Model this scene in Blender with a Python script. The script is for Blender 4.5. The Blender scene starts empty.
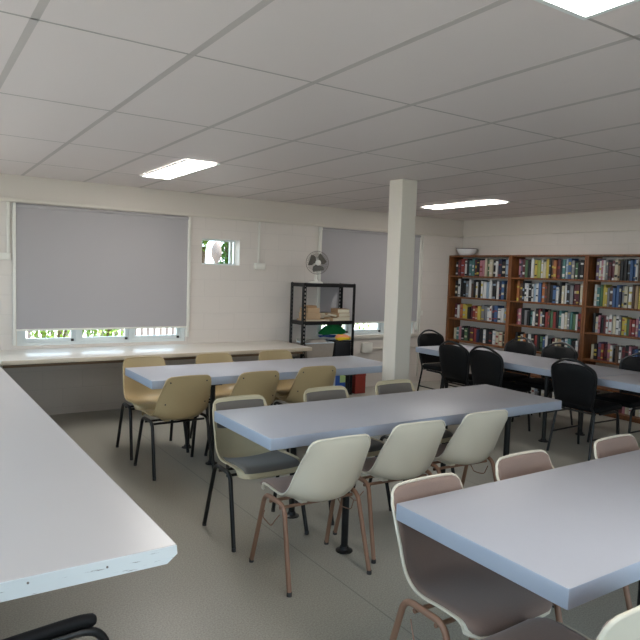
import bpy, bmesh, math, random
from mathutils import Vector, Matrix
random.seed(11)
C = bpy.context.scene.collection
PI = math.pi
sc = bpy.context.scene

# ------------------------------------------------------------------ materials
def srgb(r, g, b):
    f = lambda c: (c / 255) / 12.92 if c / 255 <= .04045 else ((c / 255 + .055) / 1.055) ** 2.4
    return (f(r), f(g), f(b), 1)

def mat(name, col, rough=.5, metal=0, noise=0, nscale=20, bump=0, bscale=80, spec=.5, coat=0, emit=None, estr=0, sheen=0):
    m = bpy.data.materials.new(name); m.use_nodes = True
    nt = m.node_tree; b = nt.nodes['Principled BSDF']
    b.inputs['Base Color'].default_value = col; b.inputs['Roughness'].default_value = rough
    b.inputs['Metallic'].default_value = metal; b.inputs['Specular IOR Level'].default_value = spec
    b.inputs['Coat Weight'].default_value = coat
    b.inputs['Sheen Weight'].default_value = sheen
    tc = nt.nodes.new('ShaderNodeTexCoord')
    if noise:
        n = nt.nodes.new('ShaderNodeTexNoise'); n.inputs['Scale'].default_value = nscale; n.inputs['Detail'].default_value = 4
        r = nt.nodes.new('ShaderNodeMapRange'); r.inputs[3].default_value = 1 - noise; r.inputs[4].default_value = 1 + noise
        mx = nt.nodes.new('ShaderNodeMix'); mx.data_type = 'RGBA'; mx.blend_type = 'MULTIPLY'; mx.inputs[0].default_value = 1
        mx.inputs[6].default_value = col
        cx = nt.nodes.new('ShaderNodeCombineColor')
        nt.links.new(tc.outputs['Object'], n.inputs['Vector']); nt.links.new(n.outputs['Fac'], r.inputs[0])
        for k in range(3): nt.links.new(r.outputs[0], cx.inputs[k])
        nt.links.new(cx.outputs[0], mx.inputs[7]); nt.links.new(mx.outputs[2], b.inputs['Base Color'])
    if bump:
        n2 = nt.nodes.new('ShaderNodeTexNoise'); n2.inputs['Scale'].default_value = bscale; n2.inputs['Detail'].default_value = 3
        bp = nt.nodes.new('ShaderNodeBump'); bp.inputs['Strength'].default_value = bump; bp.inputs['Distance'].default_value = .002
        nt.links.new(tc.outputs['Object'], n2.inputs['Vector']); nt.links.new(n2.outputs['Fac'], bp.inputs['Height'])
        nt.links.new(bp.outputs[0], b.inputs['Normal'])
    if emit:
        b.inputs['Emission Color'].default_value = emit; b.inputs['Emission Strength'].default_value = estr
    return m

def block_mat(name, col, axis):
    m = mat(name, col, .55); nt = m.node_tree; b = nt.nodes['Principled BSDF']
    tc = nt.nodes.new('ShaderNodeTexCoord'); sp = nt.nodes.new('ShaderNodeSeparateXYZ'); cb = nt.nodes.new('ShaderNodeCombineXYZ')
    ad = nt.nodes.new('ShaderNodeMath'); ad.operation = 'ADD'; ad.inputs[1].default_value = 2.0 - .075
    br = nt.nodes.new('ShaderNodeTexBrick'); br.inputs['Scale'].default_value = 1
    br.inputs['Brick Width'].default_value = .4; br.inputs['Row Height'].default_value = .2; br.inputs['Mortar Size'].default_value = .005
    br.inputs['Mortar Smooth'].default_value = .6
    c = Vector(col[:3])
    br.inputs['Color1'].default_value = (*c, 1); br.inputs['Color2'].default_value = (*(c * .98), 1); br.inputs['Mortar'].default_value = (*(c * .93), 1)
    n = nt.nodes.new('ShaderNodeTexNoise'); n.inputs['Scale'].default_value = 60
    mm = nt.nodes.new('ShaderNodeMath'); mm.operation = 'MULTIPLY_ADD'; mm.inputs[1].default_value = -1.0
    bp = nt.nodes.new('ShaderNodeBump'); bp.inputs['Strength'].default_value = .35; bp.inputs['Distance'].default_value = .004
    n8 = nt.nodes.new('ShaderNodeMath'); n8.operation = 'MULTIPLY'; n8.inputs[1].default_value = .25
    L = nt.links.new
    L(tc.outputs['Object'], sp.inputs[0]); L(sp.outputs[axis], cb.inputs[0]); L(sp.outputs[2], ad.inputs[0]); L(ad.outputs[0], cb.inputs[1])
    L(cb.outputs[0], br.inputs['Vector']); L(br.outputs['Color'], b.inputs['Base Color'])
    L(tc.outputs['Object'], n.inputs['Vector']); L(n.outputs['Fac'], n8.inputs[0])
    L(br.outputs['Fac'], mm.inputs[0]); L(n8.outputs[0], mm.inputs[2]); L(mm.outputs[0], bp.inputs['Height']); L(bp.outputs[0], b.inputs['Normal'])
    return m

def floor_mat():
    m = mat('vinyl_floor', srgb(128, 128, 120), .34); nt = m.node_tree; b = nt.nodes['Principled BSDF']; L = nt.links.new
    tc = nt.nodes.new('ShaderNodeTexCoord')
    n = nt.nodes.new('ShaderNodeTexNoise'); n.inputs['Scale'].default_value = 130; n.inputs['Detail'].default_value = 2
    v = nt.nodes.new('ShaderNodeTexNoise'); v.inputs['Scale'].default_value = 1.2; v.inputs['Detail'].default_value = 3
    cr = nt.nodes.new('ShaderNodeValToRGB'); e = cr.color_ramp.elements
    e[0].position = .34; e[0].color = srgb(154, 150, 139); e[1].position = .66; e[1].color = srgb(180, 177, 166)
    x = e.new(.5); x.color = srgb(167, 164, 153)
    # welded sheet seams every 1.83 m
    sp = nt.nodes.new('ShaderNodeSeparateXYZ'); md = nt.nodes.new('ShaderNodeMath'); md.operation = 'PINGPONG'; md.inputs[1].default_value = .915
    of = nt.nodes.new('ShaderNodeMath'); of.operation = 'ADD'; of.inputs[1].default_value = -1.885 + 18.3
    lt = nt.nodes.new('ShaderNodeMath'); lt.operation = 'LESS_THAN'; lt.inputs[1].default_value = .004
    mx = nt.nodes.new('ShaderNodeMix'); mx.data_type = 'RGBA'; mx.inputs[7].default_value = srgb(138, 137, 128)
    rr = nt.nodes.new('ShaderNodeMapRange'); rr.inputs[3].default_value = .26; rr.inputs[4].default_value = .44
    L(tc.outputs['Object'], n.inputs['Vector']); L(tc.outputs['Object'], v.inputs['Vector']); L(tc.outputs['Object'], sp.inputs[0])
    L(n.outputs['Fac'], cr.inputs[0]); L(sp.outputs[0], of.inputs[0]); L(of.outputs[0], md.inputs[0]); L(md.outputs[0], lt.inputs[0])
    L(lt.outputs[0], mx.inputs[0]); L(cr.outputs[0], mx.inputs[6]); L(mx.outputs[2], b.inputs['Base Color'])
    L(v.outputs['Fac'], rr.inputs[0]); L(rr.outputs[0], b.inputs['Roughness'])
    bp = nt.nodes.new('ShaderNodeBump'); bp.inputs['Strength'].default_value = .05; bp.inputs['Distance'].default_value = .001
    L(n.outputs['Fac'], bp.inputs['Height']); L(bp.outputs[0], b.inputs['Normal'])
    return m

def worn_mat():
    m = mat('worn_white_edge', srgb(226, 230, 230), .5); nt = m.node_tree; b = nt.nodes['Principled BSDF']; L = nt.links.new
    tc = nt.nodes.new('ShaderNodeTexCoord'); mp = nt.nodes.new('ShaderNodeMapping'); mp.inputs['Scale'].default_value = (9, 30, 120)
    n = nt.nodes.new('ShaderNodeTexNoise'); n.inputs['Scale'].default_value = 1; n.inputs['Detail'].default_value = 6; n.inputs['Roughness'].default_value = .65
    cr = nt.nodes.new('ShaderNodeValToRGB'); e = cr.color_ramp.elements
    e[0].position = .33; e[0].color = srgb(128, 118, 110); e[1].position = .38; e[1].color = srgb(226, 230, 230)
    L(tc.outputs['Object'], mp.inputs[0]); L(mp.outputs[0], n.inputs['Vector']); L(n.outputs['Fac'], cr.inputs[0]); L(cr.outputs[0], b.inputs['Base Color'])
    return m

def wood_mat(name, c1, c2):
    m = mat(name, c1, .42); nt = m.node_tree; b = nt.nodes['Principled BSDF']; L = nt.links.new
    tc = nt.nodes.new('ShaderNodeTexCoord'); mp = nt.nodes.new('ShaderNodeMapping'); mp.inputs['Scale'].default_value = (14, 14, 1.6)
    n = nt.nodes.new('ShaderNodeTexNoise'); n.inputs['Scale'].default_value = 2.2; n.inputs['Detail'].default_value = 6; n.inputs['Distortion'].default_value = 1.2
    cr = nt.nodes.new('ShaderNodeValToRGB'); e = cr.color_ramp.elements
    e[0].position = .35; e[0].color = c2; e[1].position = .65; e[1].color = c1
    L(tc.outputs['Object'], mp.inputs[0]); L(mp.outputs[0], n.inputs['Vector']); L(n.outputs['Fac'], cr.inputs[0]); L(cr.outputs[0], b.inputs['Base Color'])
    return m

def glass_mat():
    m = bpy.data.materials.new('window_glass'); m.use_nodes = True; nt = m.node_tree
    nt.nodes.remove(nt.nodes['Principled BSDF']); out = nt.nodes['Material Output']
    t = nt.nodes.new('ShaderNodeBsdfTransparent'); g = nt.nodes.new('ShaderNodeBsdfGlossy'); g.inputs['Roughness'].default_value = .02
    t.inputs[0].default_value = (.94, .97, .96, 1)
    fr = nt.nodes.new('ShaderNodeFresnel'); fr.inputs[0].default_value = 1.25
    mx = nt.nodes.new('ShaderNodeMixShader')
    nt.links.new(fr.outputs[0], mx.inputs[0]); nt.links.new(t.outputs[0], mx.inputs[1]); nt.links.new(g.outputs[0], mx.inputs[2]); nt.links.new(mx.outputs[0], out.inputs[0])
    return m

M = dict(
    floor=floor_mat(),
    wall_b=block_mat('painted_block', srgb(217, 207, 198), 0), wall_r=block_mat('painted_block_side', srgb(214, 204, 195), 1),
    wall_l=block_mat('painted_block_left', srgb(217, 207, 198), 1), bulk=mat('painted_board', srgb(210, 200, 189), .5, noise=.02, nscale=3),
    trim=mat('trim_paint', srgb(212, 203, 190), .45), tile=mat('ceiling_tile', srgb(215, 205, 202), .45, noise=.02, nscale=1.5, spec=.45),
    bar=mat('ceiling_bar', srgb(184, 176, 172), .5), thinbar=mat('ceiling_thin_bar', srgb(164, 157, 152), .5),
    blind=mat('blind_fabric', srgb(168, 163, 163), .75, noise=.02, nscale=300, bump=.2, bscale=400),
    white=mat('white_plastic', srgb(226, 222, 212), .4), alu=mat('white_aluminium', srgb(222, 226, 224), .35),
    dark=mat('dark_rubber', srgb(52, 52, 54), .6), glass=glass_mat(),
    counter=mat('white_laminate', srgb(214, 206, 202), .3, noise=.01, nscale=4), worn=worn_mat(), wcounter=mat('cream_laminate', srgb(230, 224, 214), .3),
    cream=mat('cream_edge', srgb(206, 190, 168), .5), under=mat('particle_board', srgb(120, 96, 74), .8, noise=.1),
    table=mat('lilac_grey_laminate', srgb(177, 177, 184), .4, noise=.025, nscale=6, bump=.12, bscale=35), tedge=mat('blue_grey_edge', srgb(167, 175, 190), .35),
    black=mat('black_steel', srgb(13, 13, 14), .4), bfab=mat('black_vinyl', srgb(10, 10, 12), .6, bump=.15, bscale=200, spec=.25),
    brown=mat('brown_painted_steel', srgb(142, 108, 88), .42), ivory=mat('ivory_plastic', srgb(217, 209, 191), .36, noise=.02, nscale=8),
    beige=mat('beige_plastic', srgb(184, 161, 120), .38, noise=.03, nscale=7), bone=mat('bone_plastic', srgb(200, 186, 154), .38, noise=.03, nscale=7),
    bpad=mat('brown_pad', srgb(136, 113, 102), .85, noise=.08, nscale=160, bump=.25, bscale=300, sheen=.2),
    gpad=mat('grey_brown_pad', srgb(112, 104, 96), .85, noise=.08, nscale=160, bump=.25, bscale=300, sheen=.2),
    wood=wood_mat('bookcase_wood', srgb(136, 84, 46), srgb(100, 60, 30)), paper=mat('book_pages', srgb(214, 204, 180), .8),
    fgrey=mat('fan_grey', srgb(96, 90, 82), .4), chrome=mat('fan_wire', srgb(128, 122, 114), .35, metal=.6),
    tan=mat('tan_paper', srgb(196, 166, 132), .75, noise=.04), kraft=mat('kraft_board', srgb(178, 142, 106), .8, noise=.05),
    green=mat('green_cloth', srgb(16, 118, 58), .85, noise=.15, nscale=25), blue=mat('blue_cloth', srgb(36, 70, 150), .85, noise=.1, nscale=25),
    yellow=mat('yellow_cloth', srgb(232, 192, 34), .85, noise=.08, nscale=25), orange=mat('orange_cloth', srgb(238, 156, 110), .85),
    crate=mat('grey_crate', srgb(158, 148, 138), .6, noise=.1, nscale=30), bin=mat('black_bin', srgb(28, 28, 32), .5), red=mat('red_box', srgb(138, 48, 36), .6, noise=.2, nscale=18),
    whitebox=mat('pale_box', srgb(198, 206, 212), .6), bluelab=mat('blue_label', srgb(44, 84, 160), .5), greenlab=mat('pale_green_label', srgb(170, 196, 130), .5),
    bowl=mat('white_enamel', srgb(238, 237, 236), .25), bowlin=mat('dark_rim', srgb(70, 66, 66), .4),
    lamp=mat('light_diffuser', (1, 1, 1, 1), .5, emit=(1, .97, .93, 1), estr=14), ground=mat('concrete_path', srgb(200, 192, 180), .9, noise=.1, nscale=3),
    leaf=mat('leaf', srgb(70, 110, 36), .6, noise=.3, nscale=9), leaf2=mat('lime_leaf', srgb(112, 140, 42), .6, noise=.3, nscale=9), bark=mat('bark', srgb(92, 74, 56), .9),
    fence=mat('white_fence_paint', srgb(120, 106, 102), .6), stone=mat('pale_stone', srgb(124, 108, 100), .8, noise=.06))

# ------------------------------------------------------------------ mesh helpers
def add_box(bm, x0, x1, y0, y1, z0, z1, mi=0, bev=0, seg=2):
    vs = [bm.verts.new((x, y, z)) for z in (z0, z1) for y in (y0, y1) for x in (x0, x1)]
    fs = [bm.faces.new([vs[i] for i in q]) for q in ((0, 2, 3, 1), (4, 5, 7, 6), (0, 1, 5, 4), (2, 6, 7, 3), (0, 4, 6, 2), (1, 3, 7, 5))]
    for f in fs: f.material_index = mi
    if bev:
        es = list({e for f in fs for e in f.edges})
        bmesh.ops.bevel(bm, geom=es, offset=bev, segments=seg, affect='EDGES', profile=.5)
    return fs

def box(*a, **k):
    bm = bmesh.new(); add_box(bm, *a, **k); return bm

def crom(pts, n=6):
    P = [Vector(p) for p in pts]; out = []
    for i in range(len(P) - 1):
        p0 = P[i - 1] if i else P[0] * 2 - P[1]; p1 = P[i]; p2 = P[i + 1]; p3 = P[i + 2] if i + 2 < len(P) else P[-1] * 2 - P[-2]
        for k in range(n):
            t = k / n
            out.append(.5 * ((2 * p1) + (p2 - p0) * t + (2 * p0 - 5 * p1 + 4 * p2 - p3) * t * t + (3 * p1 - p0 - 3 * p2 + p3) * t ** 3))
    out.append(P[-1]); return out

def fillet(pts, r, n=5):
    P = [Vector(p) for p in pts]; out = [P[0]]
    for i in range(1, len(P) - 1):
        a = (P[i - 1] - P[i]); b = (P[i + 1] - P[i]); d = min(r, a.length * .48, b.length * .48)
        A = P[i] + a.normalized() * d; B = P[i] + b.normalized() * d
        for k in range(n + 1):
            t = k / n; out.append(A * (1 - t) ** 2 + P[i] * 2 * t * (1 - t) + B * t * t)
    out.append(P[-1]); return out

def add_tube(bm, pts, r, seg=8, mi=0, cap=True, closed=False):
    P = [Vector(p) for p in pts]; n = len(P)
    rr = r if isinstance(r, (list, tuple)) else [r] * n
    rings = []; up = None
    for i in range(n):
        if closed: d = P[(i + 1) % n] - P[i - 1]
        else: d = P[min(i + 1, n - 1)] - P[max(i - 1, 0)]
        d.normalize()
        if up is None: up = Vector((0, 0, 1)) if abs(d.z) < .9 else Vector((1, 0, 0))
        s = d.cross(up).normalized(); up = s.cross(d).normalized()
        rings.append([bm.verts.new(P[i] + (s * math.cos(2 * PI * k / seg) + up * math.sin(2 * PI * k / seg)) * rr[i]) for k in range(seg)])
    for i in range(n if closed else n - 1):
        a, b = rings[i], rings[(i + 1) % n]
        for k in range(seg):
            f = bm.faces.new((a[k], a[(k + 1) % seg], b[(k + 1) % seg], b[k])); f.material_index = mi
    if cap and not closed:
        for q in (rings[0][::-1], rings[-1]):
            f = bm.faces.new(q); f.material_index = mi

def tube(*a, **k):
    bm = bmesh.new(); add_tube(bm, *a, **k); return bm

def add_lathe(bm, prof, seg=20, axis=None, mi=0, caps=True):
    """prof: (r, h) list; axis: Matrix mapping local z to axis"""
    Mx = axis or Matrix.Identity(4); rings = []
    for r, h in prof:
        rings.append([bm.verts.new(Mx @ Vector((r * math.cos(2 * PI * k / seg), r * math.sin(2 * PI * k / seg), h))) for k in range(seg)])
    for a, b in zip(rings, rings[1:]):
        for k in range(seg):
            f = bm.faces.new((a[k], a[(k + 1) % seg], b[(k + 1) % seg], b[k])); f.material_index = mi
    if caps:
        for q in (rings[0][::-1], rings[-1]):
            f = bm.faces.new(q); f.material_index = mi

def lathe(*a, **k):
    bm = bmesh.new(); add_lathe(bm, *a, **k); return bm

def add_prism(bm, outline, t0, t1, fn, mi=0):
    """outline of (a,b); fn(a,b,t)->xyz"""
    A = [bm.verts.new(fn(a, b, t0)) for a, b in outline]; B = [bm.verts.new(fn(a, b, t1)) for a, b in outline]
    n = len(A); fs = [bm.faces.new(A[::-1]), bm.faces.new(B)]
    for k in range(n): fs.append(bm.faces.new((A[k], A[(k + 1) % n], B[(k + 1) % n], B[k])))
    for f in fs: f.material_index = mi
    return fs

def obj(name, bm, m, parent=None, smooth=True, ang=40):
    bmesh.ops.recalc_face_normals(bm, faces=bm.faces)
    me = bpy.data.meshes.new(name); bm.to_mesh(me); bm.free()
    for x in (m if isinstance(m, (list, tuple)) else [m]): me.materials.append(x)
    if smooth:
        for p in me.polygons: p.use_smooth = True
        me.set_sharp_from_angle(angle=math.radians(ang))
    o = bpy.data.objects.new(name, me); C.objects.link(o)
    if parent: o.parent = parent
    return o

def tag(o, label, cat, group=None):
    o['label'] = label; o['category'] = cat
    if group: o['group'] = group
    return o

def thing(name, label, cat, loc=(0, 0, 0), rz=0, group=None):
    o = bpy.data.objects.new(name, None); C.objects.link(o); o.empty_display_size = .1
    o.location = loc; o.rotation_euler = (0, 0, rz)
    return tag(o, label, cat, group)

def struct(name, bm, m, parent=None, **k):
    o = obj(name, bm, m, parent, **k)
    if not parent: o['kind'] = 'structure'
    return o

def dup(root, loc, rz, label, group=None):
    r = root.copy(); C.objects.link(r); r.location = loc; r.rotation_euler = (0, 0, rz); r['label'] = label
    if group: r['group'] = group
    for ch in list(root.children):
        c = ch.copy(); C.objects.link(c); c.parent = r
        for g in list(ch.children):
            d = g.copy(); C.objects.link(d); d.parent = c
    return r

# ------------------------------------------------------------------ the room
YW, XW, ZC = 7.12, 7.285, 2.486      # window wall, bookcase wall, ceiling
XL, YB = -1.05, -2.2
W = .2
ZB = 2.232                            # top of the block work
struct('floor', box(XL - W, XW + W, YB - W, YW + W, -.1, 0), M['floor'], smooth=False)
struct('ceiling', box(XL - W, XW + W, YB - W, YW + W, ZC, ZC + .1), M['tile'], smooth=False)
bm = bmesh.new()
for i in range(-3, 12):
    x = .405 + .6 * i
    add_box(bm, x - .015, x + .015, YB, YW, ZC - .0008, ZC + .002)
bm2 = bmesh.new()
for j in range(-4, 4):
    y = 2.565 + 1.2 * j
    add_box(bm2, XL, XW, y - .006, y + .006, ZC - .0008, ZC + .002)
g = struct('ceiling_grid', bm, M['bar'], smooth=False)
struct('ceiling_grid', bm2, M['thinbar'], smooth=False)

def wall_strip(bm, holes, a0, a1, z1, put):
    """wall from a0..a1, 0..z1 with rectangular holes (h0,h1,z0,z1)"""
    xs = sorted({a0, a1, *[h[0] for h in holes], *[h[1] for h in holes]}); zs = sorted({0, z1, *[h[2] for h in holes], *[h[3] for h in holes]})
    for p, q in zip(xs, xs[1:]):
        for r, s in zip(zs, zs[1:]):
            cx, cz = (p + q) / 2, (r + s) / 2
            if any(h[0] < cx < h[1] and h[2] < cz < h[3] for h in holes): continue
            put(bm, p, q, r, s)

W1 = (.955, 2.775, .745, 2.19); W2 = (4.645, 6.36, .745, 2.19); WS = (2.962, 3.46, 1.653, 1.972)
bm = bmesh.new(); wall_strip(bm, [W1, W2, WS], XL - W, XW + W, ZB, lambda b, p, q, r, s: add_box(b, p, q, YW, YW + W, r, s))
bmesh.ops.remove_doubles(bm, verts=bm.verts, dist=1e-5)
struct('wall_back', bm, M['wall_b'], smooth=False)
struct('wall_back_upper', box(XL - W, XW + W, YW - .004, YW + W, ZB, ZC), M['bulk'], smooth=False)
struct('wall_right', box(XW, XW + W, YB - W, YW, 0, ZB), M['wall_r'], smooth=False)
struct('wall_right_upper', box(XW - .004, XW + W, YB - W, YW, ZB, ZC), M['bulk'], smooth=False)
W3 = (-.6, 6.8, .95, 2.2)
bm = bmesh.new(); wall_strip(bm, [W3], YB - W, YW, ZC, lambda b, p, q, r, s: add_box(b, XL - W, XL, p, q, r, s))
struct('wall_left', bm, M['wall_l'], smooth=False)
W4 = (-.8, 4.2, .5, 2.3)
bm = bmesh.new(); wall_strip(bm, [W4], XL, XW, ZC, lambda b, p, q, r, s: add_box(b, p, q, YB - W, YB, r, s))
struct('wall_front', bm, M['wall_b'], smooth=False)
struct('trim_1', box(XL, XW - .02, YW - .036, YW, ZB - .018, ZB + .016, bev=.004), M['trim'])
struct('trim_2', box(XW - .02, XW, YB, YW, ZB - .004, ZB + .014, bev=.004), M['trim'])
struct('trim_3', box(4.3, 6.5, YW - .03, YW - .001, .70, .742, bev=.004), M['trim'])

def window(n, w, yg, mull, sash=.045, axis='y'):
    """frame, panes; axis y: in a wall at y=yg; axis x: in a wall at x=yg"""
    x0, x1, z0, z1 = w; f = .05
    def P(bm, a, b, c, d, t, **k):
        if axis == 'y': add_box(bm, a, b, yg - t, yg + t, c, d, **k)
        else: add_box(bm, yg - t, yg + t, a, b, c, d, **k)
    bm = bmesh.new()
    P(bm, x0, x1, z0, z0 + .03, .04); P(bm, x0, x1, z1 - .03, z1, .04)
    P(bm, x0, x0 + f, z0 + .03, z1 - .03, .04); P(bm, x1 - f, x1, z0 + .03, z1 - .03, .04)
    for m_ in mull: P(bm, m_ - .018, m_ + .018, z0 + .03, z1 - .03, .04)
    o = obj('window_%d' % n, bm, M['alu'], smooth=False); o['kind'] = 'structure'
    xs = [x0 + f] + [v for m_ in mull for v in (m_ - .018, m_ + .018)] + [x1 - f]
    for a, b in zip(xs[::2], xs[1::2]):
        bm = bmesh.new(); s = sash
        P(bm, a + .002, b - .002, z0 + .032, z0 + .03 + s, .022); P(bm, a + .002, b - .002, z1 - .03 - s, z1 - .032, .022)
        P(bm, a + .002, a + s, z0 + .03 + s, z1 - .03 - s, .022); P(bm, b - s, b - .002, z0 + .03 + s, z1 - .03 - s, .022)
        so = obj('window_sash', bm, M['alu'], o, smooth=False)
        bm = bmesh.new(); P(bm, a + s, b - s, z0 + .03 + s, z1 - .03 - s, .002)
        obj('window_pane', bm, M['glass'], so, smooth=False)
        if n in (1, 2):
            cx = b - .03
            bm = bmesh.new(); P2 = add_box(bm, cx - .014, cx + .014, yg - .042, yg - .023, z0 + .035, z0 + .062, bev=.003)
            obj('window_latch', bm, M['dark'], so)
    return o
window(1, W1, YW + .075, (1.555, 2.135), .04)
window(2, W2, YW + .075, (5.2, 5.78), .04)
window(3, W3, XL - .1, (1.05, 2.7, 4.35), .04, axis='x')
window(4, W4, YB - .1, (.85, 2.55), .04)
# the small square window: a fixed pane set deep in the wall
bm = bmesh.new(); x0, x1, z0, z1 = WS
add_box(bm, x0, x1, YW + .13, YW + .17, z0, z0 + .022); add_box(bm, x0, x1, YW + .13, YW + .17, z1 - .022, z1)
add_box(bm, x0, x0 + .022, YW + .13, YW + .17, z0 + .022, z1 - .022); add_box(bm, x1 - .022, x1, YW + .13, YW + .17, z0 + .022, z1 - .022)
add_box(bm, x1 - .075, x1 - .05, YW + .135, YW + .165, z0 + .022, z1 - .022)
o = obj('window_5', bm, M['alu'], smooth=False); o['kind'] = 'structure'
obj('window_pane', box(x0 + .022, x1 - .075, YW + .148, YW + .152, z0 + .022, z1 - .022), M['glass'], o, smooth=False)
bm = bmesh.new()
add_box(bm, x0, x1, YW + .002, YW + .128, z0, z0 + .006); add_box(bm, x1 - .006, x1, YW + .002, YW + .128, z0 + .006, z1)
obj('window_reveal', bm, M['white'], o, smooth=False)

# roller blinds
def blind(x0, x1, zb, label):
    t = thing('roller_blind', label, 'roller blind', (0, YW - .03, 0), 0, 'grey roller blinds')
    obj('blind_fabric', box(x0 + .012, x1 - .012, -.004, -.001, zb + .012, 2.19), M['blind'], t, smooth=False)
    obj('bottom_bar', box(x0 + .012, x1 - .012, -.010, .004, zb - .008, zb + .012, bev=.003), M['white'], t)
    obj('roller_tube', tube([(x0 + .01, .002, 2.185), (x1 - .01, .002, 2.185)], .02, seg=12), M['blind'], t)
    for s, x in ((-1, x0 - .014), (1, x1 - .016)):
        obj('side_channel', box(x, x + .03, -.014, .028, .80 if s > 0 else .76, 2.205, bev=.004), M['white'], t)
        obj('bracket', box(x + .002, x + .028, -.028, -.0145, 2.165, 2.205, bev=.004), M['white'], t)
    bm = bmesh.new(); add_tube(bm, [(x1 + .022, -.006, 2.16), (x1 + .022, -.006, .98)], .0035, 6)
    obj('pull_cord', bm, M['white'], t)
blind(.928, 2.785, .915, 'wide grey roller blind lowered over the left window above the counter')
blind(4.62, 6.385, .925, 'grey roller blind behind the fan and the white column')

# conduits and boxes
def conduit(name, label, x, z0, z1, bz, bx, w=.02):
    t = thing(name, label, 'cable conduit', (x, YW, 0))
    obj('conduit', box(-w / 2, w / 2, -.02, -.0005, z0, z1, bev=.003), M['white'], t)
    obj('junction_box', box(bx[0], bx[1], -.045, -.0005, bz[0], bz[1], bev=.006), M['white'], t)
conduit('wall_conduit', 'white vertical conduit ending in a switch box between square window and fan', 3.715, 1.70, 2.212, (1.622, 1.70), (-.062, .085))
conduit('wall_conduit', 'white conduit with junction box at the left edge of the left window', .875, 1.70, 2.212, (1.63, 1.70), (-.13, .02), .028)
conduit('wall_conduit', 'thin pale conduit running down the wall just right of the column', 6.45, .1, 2.212, (1.02, 1.09), (-.03, .03), .02)
t = thing('wall_outlet', 'white wall outlet box low under the second window, beside the column', 'wall outlet', (5.46, YW, 0))
obj('outlet_box', box(-.09, .09, -.05, -.0005, .50, .64, bev=.006), M['white'], t)
obj('conduit', box(.09, 1.2, -.02, -.0005, .535, .56, bev=.003), M['trim'], t)
obj('socket_plate', box(-.07, .07, -.056, -.0505, .52, .62, bev=.002), M['white'], t)

# column
bm = bmesh.new(); add_box(bm, 3.795, 3.98, 4.495, 4.68, 0, ZC - .002, bev=.008, seg=2)
o = struct('column', bm, M['trim'], smooth=False)

# ceiling lights
for (x0, y0), lab in (((1.93, 4.985), 'lit rectangular ceiling panel over the back table near the left window'),
                      ((5.53, 4.985), 'lit rectangular ceiling panel right of the column near the bookcases'),
                      ((1.63, .185), 'lit rectangular ceiling panel at the top right corner of the photo')):
    t = thing('ceiling_light', lab, 'ceiling light', (x0, y0, ZC), 0, 'lit ceiling panels')
    bm = bmesh.new()
    for a in ((-.02, 0, -.02, 1.18), (.26, .28, -.02, 1.18), (0, .26, -.02, 0), (0, .26, 1.16, 1.18)): add_box(bm, *a, -.012, -.0045)
    obj('frame', bm, M['alu'], t, smooth=False)
    obj('diffuser', box(.0005, .2595, .0005, 1.1595, -.009, -.0045), M['lamp'], t, smooth=False)

# ------------------------------------------------------------------ counters
t = thing('wall_counter', 'long cream counter along the window wall under the left blind', 'counter', (0, 0, 0))
bm = bmesh.new(); add_box(bm, XL + .01, 4.05, 6.32, YW - .002, .672, .715, bev=.004)
obj('counter_top', bm, M['wcounter'], t)
obj('front_edge', box(.72, 4.045, 6.312, 6.3195, .674, .712, bev=.002), M['cream'], t)
obj('support_rail', box(.74, 3.94, 6.36, 6.40, .640, .6715), M['under'], t, smooth=False)
obj('wall_rail', box(.74, 3.94, YW - .05, YW - .002, .60, .6715), M['under'], t, smooth=False)
obj('leg', box(3.95, 4.0, 6.95, 7.0, 0, .6715), M['black'], t, smooth=False)
obj('leg', box(-.6, -.55, 6.5, 6.55, 0, .6715), M['black'], t, smooth=False)
t = thing('side_counter', 'long white counter with worn painted end at the left foreground', 'counter', (0, 0, 0))
bm = bmesh.new()
prof = [(XL + .01, .662), (.688, .662), (.722, .69), (.719, .72), (XL + .01, .72)]
add_prism(bm, prof, 1.893, 6.305, lambda a, b, t_: (a - (.0125 * (t_ - 1.893) if a > 0 else 0), t_, b))
obj('counter_top', bm, M['counter'], t, smooth=False)
bm = bmesh.new(); add_prism(bm, [(XL + .012, .664), (.687, .664), (.7215, .691), (.7185, .7185), (XL + .012, .7185)], 1.888, 1.8925, lambda a, b, t_: (a, t_, b))
obj('worn_end', bm, M['worn'], t, smooth=False)
bm = bmesh.new()
for x in (.02, .28, .50): add_lathe(bm, [(.0035, 0), (.0035, .002)], 8, Matrix.Translation((x, 1.8875, .703 - .005 * (x > .3))) @ Matrix.Rotation(PI / 2, 4, 'X'))
obj('screw', bm, M['chrome'], t)
obj('under_batten', box(XL + .02, .55, 2.3, 2.35, .64, .6615), M['under'], t, smooth=False)
for x, y in ((-.9, 2.3), (-.45, 2.6), (-.9, 6.1), (.3, 6.1)): obj('leg', tube([(x, y, 0), (x, y, .6615)], .022), M['black'], t)

# ------------------------------------------------------------------ tables
def table(x0, x1, y0, y1, label, legs, zt=.74, th=.066):
    t = thing('dining_table', label, 'table', ((x0 + x1) / 2, (y0 + y1) / 2, 0), 0, 'lilac grey laminate tables')
    hx, hy = (x1 - x0) / 2, (y1 - y0) / 2
    bm = bmesh.new(); fs = add_box(bm, -hx, hx, -hy, hy, zt - th, zt, bev=.006, seg=2)
    for f in bm.faces:
        f.normal_update(); f.material_index = 0 if f.normal.z > .9 else 1
    obj('table_top', bm, [M['table'], M['tedge']], t)
    for lx, ly in legs:
        l = obj('leg', tube([(lx, ly, .012), (lx, ly, zt - th - .012)], .0205, 12), M['black'], t)
        obj('foot', lathe([(.05, 0), (.05, .006), (.03, .014), (.024, .03)], 16, Matrix.Translation((lx, ly, 0))), M['black'], l)
        obj('mounting_plate', box(lx - .06, lx + .06, ly - .05, ly + .05, zt - th - .012, zt - th - .0005), M['black'], l, smooth=False)
    return t
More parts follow.
